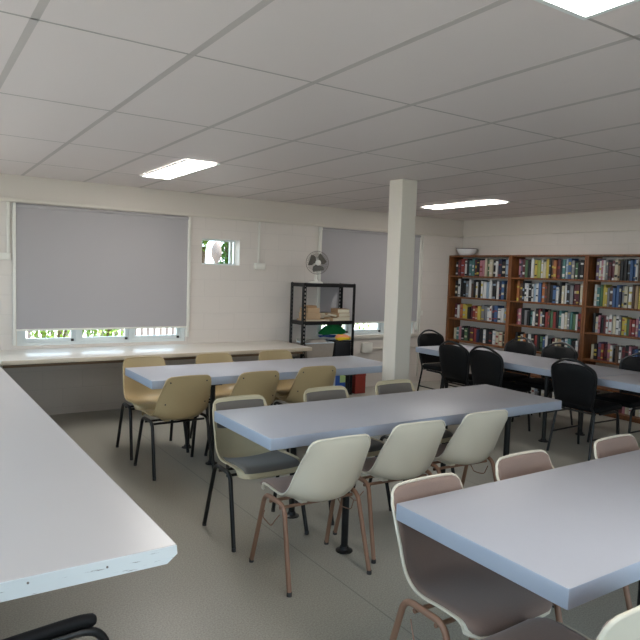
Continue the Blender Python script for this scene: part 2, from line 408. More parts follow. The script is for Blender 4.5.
hl = lambda a, b, c=None: [(-a, -b), (-a, b), (c or a, -b), (c or a, b)]
table(1.565, 3.965, 4.69, 5.40, 'lilac grey table at the back, ending beside the white column', hl(.66, .27, .70))
table(1.575, 3.975, 2.825, 3.55, 'lilac grey table in the middle, with white chairs along its near side', hl(.66, .30, .70))
table(1.555, 3.955, 1.045, 1.80, 'nearest lilac grey table at lower right with pale blue end', hl(.66, .30, .70))
table(5.225, 6.015, 3.405, 5.81, 'lilac grey table running toward the far corner among the black chairs', [(-.30, -.64), (.30, -.64), (-.30, .74), (.30, .74)])
table(5.225, 6.015, .99, 3.395, 'lilac grey table continuing the bookcase row out of the right edge', hl(.30, .64))

# ------------------------------------------------------------------ plastic shell chairs
PROF = [(.228, .414, .205), (.219, .434, .210), (.175, .447, .214), (.08, .441, .216), (-.04, .429, .217), (-.125, .425, .217),
        (-.180, .440, .216), (-.212, .482, .213), (-.228, .545, .208), (-.242, .620, .201), (-.256, .695, .193), (-.266, .742, .189), (-.270, .768, .187), (-.273, .782, .185)]
EDGE = [(.228, .420), (.219, .442), (.175, .458), (.08, .462), (-.02, .458), (-.075, .470), (-.115, .500), (-.140, .535), (-.165, .585), (-.198, .645), (-.230, .70),
        (-.251, .742), (-.260, .768), (-.265, .782)]
def shell_fn():
    pts = crom([Vector(p) for p in PROF], 3); edg = crom([Vector((*p, 0)) for p in EDGE], 3)
    def at(i, v):
        k = abs(v) ** 2.4; w = pts[i].z
        y = pts[i].x * (1 - k) + edg[i].x * k; z = pts[i].y * (1 - k) + edg[i].y * k
        x = w * v
        def drop(r): # corner radius
            d = abs(x) - (w - r)
            return r - math.sqrt(max(0, r * r - d * d)) if d > 0 else 0
        if z > .70:
            zo = z; z = .70 + (z - .70) * (1 - drop(.045) / .082); y += .35 * (zo - z); z += .006 * (1 - v * v) * (zo - .70) / .08
        if y > .13: y = .13 + (y - .13) * (1 - drop(.06) / .10)
        return Vector((x, y, z))
    return at, len(pts)
SHELL, NP = shell_fn()
NV = 14
def grid(i0, i1, v0, v1, off, th):
    """closed slab following the shell; off = inner offset along the inward normal"""
    bm = bmesh.new(); A = []; B = []
    I = list(range(i0, i1 + 1))
    for i in I:
        ra = []; rb = []
        for k in range(NV + 1):
            v = (v0 + v1) / 2 + (v1 - v0) / 2 * math.sin(PI / 2 * (2 * k / NV - 1))
            p = SHELL(i, v); pu = SHELL(min(i + 1, NP - 1), v) - SHELL(max(i - 1, 0), v); pv = SHELL(i, min(v + .03, 1)) - SHELL(i, max(v - .03, -1))
            n = pv.cross(pu)
            n = n.normalized() if n.length > 1e-9 else Vector((0, 0, 1))
            if (n.z * (1 if i < NP * .4 else 0) + n.y * (1 if i >= NP * .4 else 0)) < 0: n = -n
            e = 1.0
            if off > 0: # pillow: taper at the rim
                du = min(i - i0, i1 - i) / 2.0; dv = min(k, NV - k) / 1.5
                e = min(1, .25 + .75 * min(du, dv, 1))
            ra.append(bm.verts.new(p + n * (off + th * e))); rb.append(bm.verts.new(p + n * off))
        A.append(ra); B.append(rb)
    n_ = len(I)
    for i in range(n_ - 1):
        for k in range(NV):
            bm.faces.new((A[i][k], A[i][k + 1], A[i + 1][k + 1], A[i + 1][k])); bm.faces.new((B[i][k], B[i + 1][k], B[i + 1][k + 1], B[i][k + 1]))
    for k in range(NV):
        bm.faces.new((A[0][k], B[0][k], B[0][k + 1], A[0][k + 1])); bm.faces.new((A[-1][k], A[-1][k + 1], B[-1][k + 1], B[-1][k]))
    for i in range(n_ - 1):
        bm.faces.new((A[i][0], A[i + 1][0], B[i + 1][0], B[i][0])); bm.faces.new((A[i][-1], B[i][-1], B[i + 1][-1], A[i + 1][-1]))
    return bm

def make_shell_chair(name, label, shell_m, leg_m, pad, pad_m, studs=False):
    t = thing(name, label, 'chair')
    bm = grid(0, NP - 1, -1, 1, -.003, .006)
    sv = [math.sin(PI / 2 * (2 * k / NV - 1)) for k in range(1, NV)]
    rim = [SHELL(i, -1) for i in range(NP)] + [SHELL(NP - 1, v) for v in sv] + [SHELL(i, 1) for i in range(NP - 1, -1, -1)] + [SHELL(0, -v) for v in sv]
    add_tube(bm, rim, .0065, 6, closed=True)
    # stiffening boss under the seat
    for s in (-1, 1): add_box(bm, s * .10 - .02, s * .10 + .02, -.09, .12, .408, .432, bev=.004)
    sh = obj('shell', bm, shell_m, t, ang=60)
    if pad == 'full':
        obj('pad', grid(1, NP - 2, -.97, .97, .0035, .011), pad_m, t, ang=60)
    elif pad == 'two':
        obj('seat_pad', grid(3, 15, -.88, .88, .0035, .014), pad_m, t, ang=60)
        obj('back_pad', grid(26, NP - 5, -.90, .90, .0035, .012), pad_m, t, ang=60)
    if studs:
        bm = bmesh.new()
        for s in (-1, 1):
            for i in (24, 33):
                p = SHELL(i, s * .78); add_lathe(bm, [(.006, 0), (.006, .003), (.003, .005)], 8, Matrix.Translation(p + Vector((0, -.0035, 0))) @ Matrix.Rotation(PI / 2, 4, 'X'))
        obj('rivet', bm, M['dark'], t)
    for s in (-1, 1):
        x0, x1 = s * .228, s * .246
        for d in (1, -1):
            foot = (x1, d * .213, .012)
            pts = fillet([foot, (x0, d * .104, .419), (x0, 0, .419)], .085, 7)
            l = obj('leg', tube(pts, .0127, 10), leg_m, t)
            obj('foot_cap', lathe([(.0135, 0), (.0135, .022)], 8, Matrix.Translation(foot) @ Matrix.Translation((0, 0, -.012))), M['dark'], l)
    for y in (.055, -.055):
        obj('crossbar', tube([(-.226, y, .392), (.226, y, .392)], .009, 8), leg_m, t)
    if leg_m is M['brown']:
        obj('linking_hook', tube(crom([(.232, .10, .33), (.245, .09, .30), (.240, .06, .285), (.25, -.01, .29), (.243, -.04, .325), (.232, -.065, .36)], 4), .003, 6), leg_m, t)
        obj('linking_hook', tube(crom([(-.232, .10, .33), (-.245, .09, .30), (-.240, .06, .285), (-.25, -.01, .29), (-.243, -.04, .325), (-.232, -.065, .36)], 4), .003, 6), leg_m, t)
    return t

def place(proto, used, loc, rz, label, group):
    if proto.name not in used:
        used.add(proto.name); proto.location = (*loc, 0); proto.rotation_euler = (0, 0, rz); proto['label'] = label; proto['group'] = group
        return proto
    return dup(proto, (*loc, 0), rz, label, group)
used = set()
beige = make_shell_chair('plastic_chair', 'x', M['beige'], M['black'], None, None, True)
bone = make_shell_chair('padded_plastic_chair', 'x', M['bone'], M['black'], 'two', M['gpad'])
ivory = make_shell_chair('padded_plastic_chair', 'x', M['ivory'], M['brown'], 'full', M['bpad'])
J = lambda: random.uniform(-.03, .03)
R = math.radians
for x, y, a, w in ((1.805, 5.375, 0, 'leftmost'), (2.495, 5.385, 1, 'middle'), (3.165, 5.39, -1, 'rightmost')):
    place(beige, used, (x, y), PI + R(a), w + ' of three beige plastic chairs between the back table and the window counter', 'beige chairs at the back table')
for x, y, a, w in ((1.795, 4.80, 2, 'leftmost'), (2.40, 4.79, 1, 'middle'), (3.03, 4.86, -3, 'rightmost')):
    place(beige, used, (x, y), R(a), w + ' of three beige plastic chairs with backs to the camera at the back table', 'beige chairs at the back table')
for x, y, a, w in ((1.80, 3.40, 0, 'leftmost bone plastic chair with grey pads and black legs behind the middle table'),
                   (2.51, 3.455, 1, 'bone plastic chair with grey back pad at centre behind the middle table'),
                   (3.17, 3.49, 1, 'bone plastic chair with grey back pad behind the middle table near the column')):
    place(bone, used, (x, y), PI + R(a), w, 'grey padded chairs at the middle table')
for x, y, a, w in ((1.825, 2.805, -1, 'leftmost white shell chair with brown legs at the middle table'),
                   (2.43, 2.875, -4, 'second white shell chair of the row on the middle table near side'),
                   (3.005, 2.91, -3, 'rightmost white shell chair with brown legs at the middle table')):
    place(ivory, used, (x, y), R(a), w, 'white shell chairs at the middle table')
for x, y, a, w in ((1.757, 1.592, 0, 'large brown padded chair under the corner of the nearest table'),
                   (2.415, 1.65, 0, 'brown padded chair back showing behind the nearest table, middle of three'),
                   (3.135, 1.635, 0, 'brown padded chair back behind the nearest table at the right edge'),):
    place(ivory, used, (x, y), PI + R(a), w, 'brown padded chairs at the nearest table')
place(ivory, used, (1.605, 1.108), R(0), 'white shell chair cut off in the bottom right corner of the photo', 'brown padded chairs at the nearest table')

# ------------------------------------------------------------------ black banquet chairs
def make_banquet():
    t = thing('banquet_chair', 'x', 'chair')
    bm = bmesh.new(); add_box(bm, -.215, .215, -.17, .235, .425, .485, bev=.024, seg=3)
    obj('seat', bm, M['bfab'], t)
    def tilt(x, z, th): # back leans backward
        return (x, -.205 - (z - .45) * .16 + th - .03 * (1 - (x / .22) ** 2), z)
    half = [(.178, .475), (.192, .55), (.208, .66), (.218, .75), (.217, .80), (.20, .838), (.16, .866), (.11, .886), (.06, .893)]
    sz = lambda b: .475 + (b - .475) * .93
    hp = crom([(a, sz(b), 0) for a, b in half], 3); hp = [(p.x, p.y) for p in hp]
    ol = hp + [(-a, b) for a, b in hp[::-1]]
    bm = bmesh.new(); rows = []
    # padded back: nested rings for a soft pillow
    ctr = (0, .67)
    def ring(sc_, th): return [bm.verts.new(tilt(ctr[0] + (a - ctr[0]) * sc_, ctr[1] + (b - ctr[1]) * sc_, th)) for a, b in ol]
    rings = [ring(.5, -.016), ring(.9, -.014), ring(.975, -.006), ring(.985, .010), ring(.92, .026), ring(.5, .034)]
    n = len(ol)
    for a, b in zip(rings, rings[1:]):
        for k in range(n): bm.faces.new((a[k], a[(k + 1) % n], b[(k + 1) % n], b[k]))
    for r_ in (rings[0][::-1], rings[-1]): bm.faces.new(r_)
    obj('backrest', bm, M['bfab'], t)
    fr = [(.178, .47), (.194, .55), (.211, .66), (.222, .75), (.221, .80), (.205, .842), (.16, .876), (.08, .918), (0, .932)]
    fp = crom([(a, sz(b), 0) for a, b in fr], 3); fp = [(p.x, p.y) for p in fp]
    path = [tilt(a, b, .004) for a, b in fp] + [tilt(-a, b, .004) for a, b in fp[::-1][1:]]
    obj('back_frame', tube(path, .0115, 8), M['black'], t)
    for s in (-1, 1):
        top = tilt(s * .178, .475, .004)
        obj('leg', tube(fillet([top, (s * .19, -.185, .42), (s * .212, -.262, .0)], .08), .0115, 8), M['black'], t)
        obj('leg', tube(fillet([(s * .19, -.10, .412), (s * .195, .19, .412), (s * .21, .235, 0)], .06), .0115, 8), M['black'], t)
        obj('stretcher', tube([(s * .201, -.228, .19), (s * .203, .215, .19)], .008, 8), M['black'], t)
    obj('seat_rail', tube([(-.19, -.165, .415), (.19, -.165, .415)], .009, 8), M['black'], t)
    return t
ban = make_banquet()
gb = 'black chairs at the bookcase table'
for x, y, a, w in ((5.315, 5.0, -90, 'black banquet chair with back to camera, leftmost of the pair by the table edge'),
                   (5.30, 4.52, -91, 'black banquet chair with back to camera, right of the pair by the table edge'),
                   (5.33, 3.52, -88, 'large black banquet chair standing alone in front of the bookcase table'),
                   (5.95, 5.03, 90, 'black banquet chair beyond the table, in front of the left upright of the middle bookcase'),
                   (5.95, 4.48, 91, 'black banquet chair beyond the table facing us, in front of the middle bookcase'),
                   (5.94, 3.52, 89, 'black banquet chair beyond the table at the right edge of the photo')):
    place(ban, used, (x, y), R(a), w, gb)
place(ban, used, (5.76, 5.86), PI, 'black banquet chair at the far end of the bookcase table beside the column', gb)

# black armchair at lower left (mostly outside the frame)
t = thing('armchair', 'black armchair whose curved armrest shows at the bottom left corner', 'armchair', (.185, 1.455, 0), R(7))
bm = bmesh.new(); add_box(bm, -.24, .24, -.22, .22, .40, .46, bev=.025, seg=3); obj('seat', bm, M['bfab'], t)
bm = bmesh.new(); add_box(bm, -.30, -.25, -.21, .21, .50, .86, bev=.02, seg=3); obj('backrest', bm, M['bfab'], t)
for s in (-1, 1):
    y = s * .275
    pts = fillet([(-.30, y, .012), (.22, y, .012), (.335, y, .30), (.315, y, .590), (-.05, y, .596), (-.29, y, .57)], .085, 8)
    obj('leg', tube(pts, .0125, 10), M['black'], t)
    obj('armrest', tube(crom([(.285, y, .613), (.24, y, .621), (.15, y, .622), (.0, y, .620), (-.16, y, .610), (-.27, y, .593)], 5), [.013] + [.018] * 25, 10), M['bfab'], t)
    obj('back_post', tube([(-.29, y, .57), (-.285, s * .21, .80)], .011, 8), M['black'], t)
obj('crossbar', tube([(.05, -.275, .39), (.05, .275, .39)], .011, 8), M['black'], t)
for s in (-1, 1): obj('seat_support', tube([(.05, s * .275, .39), (.325, s * .275, .40)], .01, 8), M['black'], t)

# ------------------------------------------------------------------ bookcases, books, basin
ZS = [.06, .33, .655, .985, 1.31, 1.63]      # shelf tops (bottom ... top)
ZT = 1.935
XF, XB = 7.0, XW - .006
bays = [('left', 5.932, 7.112), ('middle', 4.756, 5.928), ('right', 3.58, 4.752)]
for nm, y0, y1 in bays:
    lab = {'left': 'leftmost of the three brown wooden bookcases, in the room corner', 'middle': 'middle brown wooden bookcase full of books along the right wall',
           'right': 'brown wooden bookcase cut off by the right edge of the photo'}[nm]
    t = thing('bookcase', lab, 'bookcase', (0, 0, 0), 0, 'wooden bookcases along the right wall')
    for a in (y0, y1 - .028): obj('side_panel', box(XF, XB, a, a + .028, 0, ZT, bev=.002, seg=1), M['wood'], t)
    a, b = y0 + .0285, y1 - .0285
    obj('top_panel', box(XF, XB, a, b, ZT - .022, ZT, bev=.002, seg=1), M['wood'], t)
    for z in ZS: obj('shelf', box(XF + .004, XB, a, b, z - .022, z, bev=.002, seg=1), M['wood'], t)
    obj('kickboard', box(XF + .03, XF + .045, a, b, 0, .0375), M['wood'], t, smooth=False)

PAL = dict(k=('black', 26, 26, 30), n=('navy', 34, 44, 84), b=('blue', 58, 104, 172), c=('pale blue', 148, 178, 206), t=('teal', 70, 140, 138), g=('green', 74, 124, 74),
           l=('lime', 170, 184, 60), y=('yellow', 226, 196, 50), o=('orange', 210, 110, 44), r=('red', 178, 48, 42), m=('maroon', 112, 34, 44), p=('pink', 206, 118, 136),
           w=('white', 226, 224, 220), e=('cream', 222, 208, 170), a=('grey', 134, 134, 138), s=('tan', 190, 150, 104), u=('purple', 112, 82, 126), h=('brown', 104, 68, 46))
PM = {k: mat('book_' + v[0].replace(' ', '_'), srgb(*[.88 * (.70 * q + .30 * sum(v[1:]) / 3) for q in v[1:]]), .5, noise=.06, nscale=40) for k, v in PAL.items()}
ORD = ['', 'first', 'second', 'third', 'fourth', 'fifth', 'sixth', 'seventh', 'eighth', 'ninth', 'tenth', 'eleventh', 'twelfth', 'thirteenth', 'fourteenth', 'fifteenth',
       'sixteenth', 'seventeenth', 'eighteenth', 'nineteenth', 'twentieth', 'twenty-first', 'twenty-second', 'twenty-third', 'twenty-fourth', 'twenty-fifth', 'twenty-sixth', 'twenty-seventh', 'twenty-eighth']
def book(x, y, z, th, dep, h, key, band, lean, label, group):
    """spine faces -x at x; width along y centred on y"""
    bm = bmesh.new(); t2 = th / 2 - .0006
    n = 5; arc = [(-.004 * math.cos(PI * (k / n - .5)), -t2 + 2 * t2 * k / n) for k in range(n + 1)]
    cover = arc + [(dep, t2), (dep, t2 - .0025), (.006, t2 - .0025), (.006, -t2 + .0025), (dep, -t2 + .0025), (dep, -t2)]
    add_prism(bm, cover, 0, h, lambda a, b, c: (a, b, c), 0)
    add_box(bm, .0065, dep - .004, -t2 + .0028, t2 - .0028, .003, h - .003, mi=1)
    for lo, hi in ((.62, .9), (.12, .4)) if band else ():
        zz = h * random.uniform(lo, hi)
        add_prism(bm, [(a - .0006, b) for a, b in arc], zz - h * random.uniform(.05, .16), zz, lambda a, b, c: (a, b * .9, c), 2)
    me_m = [PM[key], M['paper'], PM[band or key]]
    o = obj('book', bm, me_m, smooth=False); o.location = (x, y, z); o.rotation_euler = (lean, 0, 0)
    return tag(o, label, 'book', group)
rows = [ # (bay, shelf index from the top, colours left to right)
    (0, 0, 'kmrwkttmkppegekwnkcb'), (0, 1, 'kwkkawhkwkwwcwkwnbkw'), (0, 2, 'mwoyykmroyaawwnbwwca'), (0, 3, 'etpkgkmrnkwkkweekm'),
    (1, 0, 'pumgkwylweykhomktcbagkkr'), (1, 1, 'ohkwwkwcwbohhkbwkewkammeg'), (1, 2, 'mpkaktwkrekrhgrktweatgwrr'), (1, 3, 'kywokwkrkgbwkmeskwtkwr'),
    (2, 0, 'uwpwammeskkkbbwhwaawa'), (2, 1, 'wtgyyahbbnaewhsyhahr'), (2, 2, 'kepkmwwewayygrrpbnuw'), (2, 3, 'ekurmpwkhwmkpnbnku'),
    (0, 5, 'wkempakwet'), (1, 5, 'yebkwwakwgkwreskpw'), (2, 5, 'ekmwekwemmpewkewm')]
SN = ['top shelf', 'second shelf down', 'third shelf down', 'fourth shelf down', 'fifth shelf down', 'bottom shelf']
YEND = 3.93
for bi, si, cs in rows:
    nm, y0, y1 = bays[bi]; z = ZS[5 - si] + .001
    if bi == 2: y0 = YEND - .03
    left = y1 - .034 - (.03 if si < 2 else .04); right = y0 + .034
    if bi == 0 and si == 5: left = y1 - .5
    ths = [random.uniform(.7, 1.3) for _ in cs]; k = (left - right - .012) / sum(ths); y = left
    hmax = .235 if si < 2 else .215
    clear = ([ZT - .022] + [q - .022 for q in ZS[::-1]])[si] - z - .012
    for i, (c, th) in enumerate(zip(cs, ths)):
        th *= k; h = min(random.uniform(*((.228, .266), (.228, .280), (.19, .238), (.18, .22), .2, (.175, .205))[si]), clear)
        if random.random() < .15: h *= .9
        dep = random.uniform(.125, .15); x = 7.085 + random.uniform(0, .02)
        band = random.choice([None, 'w', 'e', 'k', 'y', 'r', 'c']) if random.random() < .75 else None
        if band == c: band = None
        thin = .86 if th > .03 else .95
        lab = '%s book, %s from the left on the %s of the %s bookcase' % (PAL[c][0], ORD[i + 1], SN[si], nm)
        book(x, y - th / 2, z, th * thin, dep, h, c, band, 0, lab, 'books on the %s of the %s bookcase' % (SN[si], nm))
        y -= th
t = thing('basin', 'large white basin with a dark rim on top of the leftmost bookcase', 'basin', (7.135, 6.885, ZT + .001))
pr = [(.09, 0), (.105, .004), (.148, .05), (.168, .098), (.163, .1), (.143, .052), (.10, .012), (.001, .010)]
Mx = Matrix.Scale(.82, 4, (1, 0, 0))
obj('bowl', lathe(pr, 28, Mx, caps=False), M['bowl'], t, ang=60)
rim = [Mx @ Vector((.167 * math.cos(2 * PI * k / 32), .167 * math.sin(2 * PI * k / 32), .102)) for k in range(32)]
obj('rim', tube(rim, .0055, 6, closed=True), M['bowlin'], t)

# ------------------------------------------------------------------ wire rack by the window and what is on it
RX0, RX1, RY0, RY1 = 4.165, 4.965, 6.735, 7.06
t = thing('shelving_rack', 'black metal rack with perforated posts between the counter and second window', 'shelving rack', (0, 0, 0))
for x in (RX0, RX1):
    for y in (RY0, RY1):
        bm = bmesh.new(); sx = 1 if x == RX0 else -1; sy = 1 if y == RY0 else -1
        # angle post with punched slots built as rungs between two strips
        add_box(bm, min(x, x + sx * .004), max(x, x + sx * .004), min(y, y + sy * .04), max(y, y + sy * .04), 0, 1.47)
        X = lambda a: x + sx * a
        add_box(bm, min(X(.0045), X(.014)), max(X(.0045), X(.014)), min(y, y + sy * .004), max(y, y + sy * .004), 0, 1.47)
        add_box(bm, min(X(.030), X(.04)), max(X(.030), X(.04)), min(y, y + sy * .004), max(y, y + sy * .004), 0, 1.47)
        k = 0.0
        while k < 1.46:
            add_box(bm, min(X(.0142), X(.0298)), max(X(.0142), X(.0298)), min(y, y + sy * .004), max(y, y + sy * .004), k, k + .026); k += .05
        obj('post', bm, M['black'], t, smooth=False)
RZ = [.07, .50, .985, 1.468]
for z in RZ:
    s = obj('shelf', box(RX0 + .006, RX1 - .006, RY0 + .006, RY1 - .006, z - .012, z), M['bin'], t, smooth=False)
    bm = bmesh.new()
    for y in (RY0 + .0048, RY1 - .0058): add_box(bm, RX0 + .041, RX1 - .041, y - .0005, y + .0015, z - .045, z + .001)
    for x in (RX0 + .0048, RX1 - .0058): add_box(bm, x - .0005, x + .0015, RY0 + .041, RY1 - .041, z - .045, z + .001)
    obj('shelf_beam', bm, M['black'], s, smooth=False)

# desk fan
t = thing('desk_fan', 'grey desk fan with round wire grille standing on top of the black rack', 'fan', (4.44, 6.90, RZ[3] + .001), R(-112))
obj('base', lathe([(.095, 0), (.095, .012), (.08, .022), (.03, .032), (.022, .05)], 24), M['white'], t)
obj('stem', lathe([(.017, .045), (.015, .11)], 12), M['white'], t)
AX = Matrix.Translation((.075, 0, .262)) @ Matrix.Rotation(PI / 2, 4, 'Y')
obj('motor_housing', lathe([(.03, -.155), (.05, -.14), (.056, -.09), (.05, -.05), (.02, -.03)], 18, AX), M['white'], t)
bm = bmesh.new()
for f_ in range(3):
    n = 6; top = []; bot = []
    for k in range(n + 1):
        r_ = .028 + .098 * k / n; w0 = .45 + .38 * math.sin(PI * min(1, k / n * .8 + .1))
        for s in (-1, 1):
            a_ = f_ * 2 * PI / 3 + s * w0 + .2 * k / n
            top.append(AX @ Vector((r_ * math.cos(a_), r_ * math.sin(a_), s * .016)))
    vs = [bm.verts.new(p) for p in top]; d = (AX.to_3x3() @ Vector((0, 0, .003))); vb = [bm.verts.new(p - d) for p in top]
    for k in range(n):
        q = (2 * k, 2 * k + 1, 2 * k + 3, 2 * k + 2); bm.faces.new([vs[i] for i in q]); bm.faces.new([vb[i] for i in q[::-1]])
        bm.faces.new((vs[2 * k], vs[2 * k + 2], vb[2 * k + 2], vb[2 * k])); bm.faces.new((vs[2 * k + 1], vb[2 * k + 1], vb[2 * k + 3], vs[2 * k + 3]))
    bm.faces.new((vs[0], vb[0], vb[1], vs[1])); bm.faces.new((vs[-2], vs[-1], vb[-1], vb[-2]))
    obj('blade', bm, M['fgrey'], t); bm = bmesh.new()
bm.free()
for nm_, sg in (('front_grille', 1), ('rear_grille', -1)):
    bm = bmesh.new()
    for k in range(36):
        a_ = 2 * PI * k / 36; c_, s_ = math.cos(a_), math.sin(a_)
        add_tube(bm, [AX @ Vector((r_ * c_, r_ * s_, sg * h)) for r_, h in ((.032, .058), (.09, .056), (.13, .042), (.146, .004))], .0011, 4)
    for r_, h in ((.146, .003), (.112, .0505), (.07, .0575)):
        add_tube(bm, [AX @ Vector((r_ * math.cos(2 * PI * k / 36), r_ * math.sin(2 * PI * k / 36), sg * h)) for k in range(36)], .0028 if r_ > .14 else .0012, 5, closed=True)
    obj(nm_, bm, M['chrome'], t)
obj('hub_cap', lathe([(.036, .052), (.036, .062), (.028, .068)], 20, AX), M['white'], t)

def soft_heap(name, label, cat, x0, x1, y0, y1, z, h, m, seed, bands=None):
    """a folded heap of cloth: stacked rounded layers with wavy edges"""
    rnd = random.Random(seed); bm = bmesh.new(); n = 28; L = len(h) - 1; rings = []
    cx, cy = (x0 + x1) / 2, (y0 + y1) / 2; ph = [rnd.uniform(0, 6.28) for _ in range(4)]
    for i, (zz, s, ox) in enumerate(h):
        ring = []
        for k in range(n):
            a_ = 2 * PI * k / n; w = 1 + .10 * math.sin(3 * a_ + ph[0] + i * .8) + .06 * math.sin(7 * a_ + ph[1] + i)
            ex = abs(math.cos(a_)) ** .6 * math.copysign(1, math.cos(a_)); ey = abs(math.sin(a_)) ** .6 * math.copysign(1, math.sin(a_))
            ring.append(bm.verts.new((ox + ex * s * w * (x1 - x0) / 2, ey * s * w * (y1 - y0) / 2, zz + .006 * math.sin(4 * a_ + ph[2] + i))))
        rings.append(ring)
    for i, (a, b) in enumerate(zip(rings, rings[1:])):
        for k in range(n):
            f = bm.faces.new((a[k], a[(k + 1) % n], b[(k + 1) % n], b[k]))
            f.material_index = bands[i] if bands else 0
    bm.faces.new(rings[0][::-1]); bm.faces.new(rings[-1])
    o = obj(name, bm, m, ang=50); o.location = (cx, cy, z)
    return tag(o, label, cat)

def flat_thing(name, label, cat, x0, x1, y0, y1, z0, z1, m, rz=0, group=None, kind='book'):
    t_ = thing(name, label, cat, ((x0 + x1) / 2, (y0 + y1) / 2, z0), rz, group)
    hx, hy, h = (x1 - x0) / 2, (y1 - y0) / 2, z1 - z0
    if kind == 'book':
        bm = bmesh.new(); add_box(bm, -hx, hx, -hy, hy, 0, .003); add_box(bm, -hx, hx, -hy, hy, h - .003, h); add_box(bm, -hx, -hx + .003, -hy, hy, .003, h - .003)
        obj('cover', bm, m, t_, smooth=False)
        obj('page_block', box(-hx + .0032, hx - .004, -hy + .004, hy - .004, .0032, h - .0032), M['paper'], t_, smooth=False)
    else:
        obj('carton', box(-hx, hx, -hy, hy, 0, h * .78, bev=.003), m, t_)
        obj('lid', box(-hx - .003, hx + .003, -hy - .003, hy + .003, h * .78 + .0005, h, bev=.003), m, t_)
    return t_
z = RZ[2] + .001
gk = 'tan boxes and books on the second shelf of the rack'
flat_thing('flat_folder', 'flat tan folder beneath the boxes on the left of the rack shelf', 'folder', 4.235, 4.60, 6.77, 7.0, z, z + .022, M['tan'], 0, gk)
flat_thing('cardboard_box', 'lower tan box in the little stack at the left of the rack shelf', 'box', 4.25, 4.455, 6.78, 6.98, z + .023, z + .10, M['tan'], 0, gk, 'box')
flat_thing('cardboard_box', 'middle tan box in the little stack at the left of the rack shelf', 'box', 4.255, 4.445, 6.79, 6.96, z + .101, z + .165, M['tan'], R(3), gk, 'box')
flat_thing('cardboard_box', 'small brown box topping the stack at the left of the rack shelf', 'box', 4.28, 4.41, 6.80, 6.93, z + .167, z + .198, M['kraft'], R(-4), gk, 'box')
flat_thing('paperback', 'tan paperback lying flat at the centre of the rack shelf', 'book', 4.62, 4.72, 6.76, 6.93, z, z + .04, M['tan'], R(8), gk)
o = flat_thing('paperback', 'tan paperback leaning askew at the centre of the rack shelf', 'book', 4.53, 4.66, 6.78, 6.90, z + .043, z + .068, M['tan'], R(-20), gk); o.rotation_euler = (0, R(10), R(-20)); o.location.z += .02; o.location.x += .06
flat_thing('folder', 'black folder lying behind the tan paperbacks on the rack shelf', 'folder', 4.47, 4.73, 6.95, 7.04, z + .023, z + .10, M['bin'], 0, gk)
for i, (h0, h1, w, l) in enumerate(((0, .05, .10, 'bottom'), (.051, .10, .095, 'middle'), (.101, .152, .09, 'top'))):
    flat_thing('thick_book', '%s tan book in the stack at the right end of the rack shelf' % l, 'book', 4.83 - w, 4.83 + w, 6.785, 6.975, z + h0, z + h1, M['tan'] if i != 2 else M['kraft'], R((-3, 4, -6)[i]), gk)
z = RZ[1] + .001
t = thing('crate', 'pale grey crate on the rack shelf under the folded cloths', 'crate', (4.455, 6.885, z))
bm = bmesh.new()
for s in (-1, 1):
    add_prism(bm, [(-.19, 0), (.19, 0), (.215, .20), (-.215, .20)], s * .118, s * .124, lambda a, b, c: (a, c, b))
    add_prism(bm, [(-.117, 0), (.117, 0), (.117, .20), (-.117, .20)], s * .184, s * .19, lambda a, b, c: (c + (b / .2) * .02 * (1 if c > 0 else -1), a, b))
add_box(bm, -.183, .183, -.117, .117, .001, .007)
obj('crate_body', bm, M['crate'], t, smooth=False)
rim = fillet([(-.215, -.128, .203), (.215, -.128, .203), (.215, .128, .203), (-.215, .128, .203), (-.215, -.128, .203)], .03)[:-1]
obj('crate_rim', tube(rim, .008, 6, closed=True), M['whitebox'], t)
soft_heap('linen_bundle', 'grey rumpled linen filling the pale crate on the rack', 'cloth', 4.31, 4.60, 6.81, 6.96, z + .014, [(0, .9, 0), (.06, 1.0, 0), (.13, 1.0, 0), (.18, .99, 0), (.21, .85, 0), (.225, .45, .02)], M['crate'], 2)
t = thing('storage_bin', 'black bin beside the crate under the yellow cloth on the rack', 'bin', (4.825, 6.885, z))
bm = bmesh.new(); add_box(bm, -.125, .125, -.12, .12, 0, .20, bev=.015, seg=3); obj('bin_body', bm, M['bin'], t)
bm = bmesh.new(); add_box(bm, -.13, .13, -.125, .125, .2005, .222, bev=.006); obj('bin_lid', bm, M['bin'], t)
soft_heap('folded_cloth', 'green folded cloth heaped highest on the rack above the crate', 'cloth', 4.56, 4.94, 6.885, 7.01, z + .295, [(0, .95, 0), (.016, 1.06, -.01), (.036, 1.0, .0), (.056, .9, .01), (.08, .78, .02), (.102, .62, .02), (.12, .42, .03), (.13, .2, .03)], M['green'], 3)
soft_heap('folded_cloth', 'blue folded cloth squeezed between the green cloth and the bins', 'cloth', 4.57, 4.94, 6.885, 7.01, z + .263, [(0, .92, .0), (.008, .98, .0), (.015, .95, .0)], M['blue'], 5)
soft_heap('folded_cloth', 'yellow and orange cloth hanging over the black bin on the rack', 'cloth', 4.72, 4.945, 6.755, 6.85, z + .231, [(0, .9, .0), (.02, 1.0, .0), (.035, .95, -.01), (.055, .75, -.02), (.07, .4, -.03)], [M['yellow'], M['orange']], 8, [0, 0, 1, 1])
z = RZ[0] + .001
t = thing('supply_box', 'white box with blue printed panel on the lowest shelf of the rack', 'box', (4.76, 6.86, z))
obj('carton', box(-.19, .17, -.11, .11, 0, .27, bev=.004), M['whitebox'], t)
obj('blue_panel', box(-.06, .165, -.1118, -.1102, .03, .25), M['bluelab'], t, smooth=False)
obj('green_panel', box(.01, .13, -.1135, -.112, .10, .20), M['greenlab'], t, smooth=False)
flat_thing('red_carton', 'dark red box on the floor just right of the rack', 'box', 5.03, 5.20, 6.75, 7.0, 0.001, .30, M['red'], 0, None, 'box')

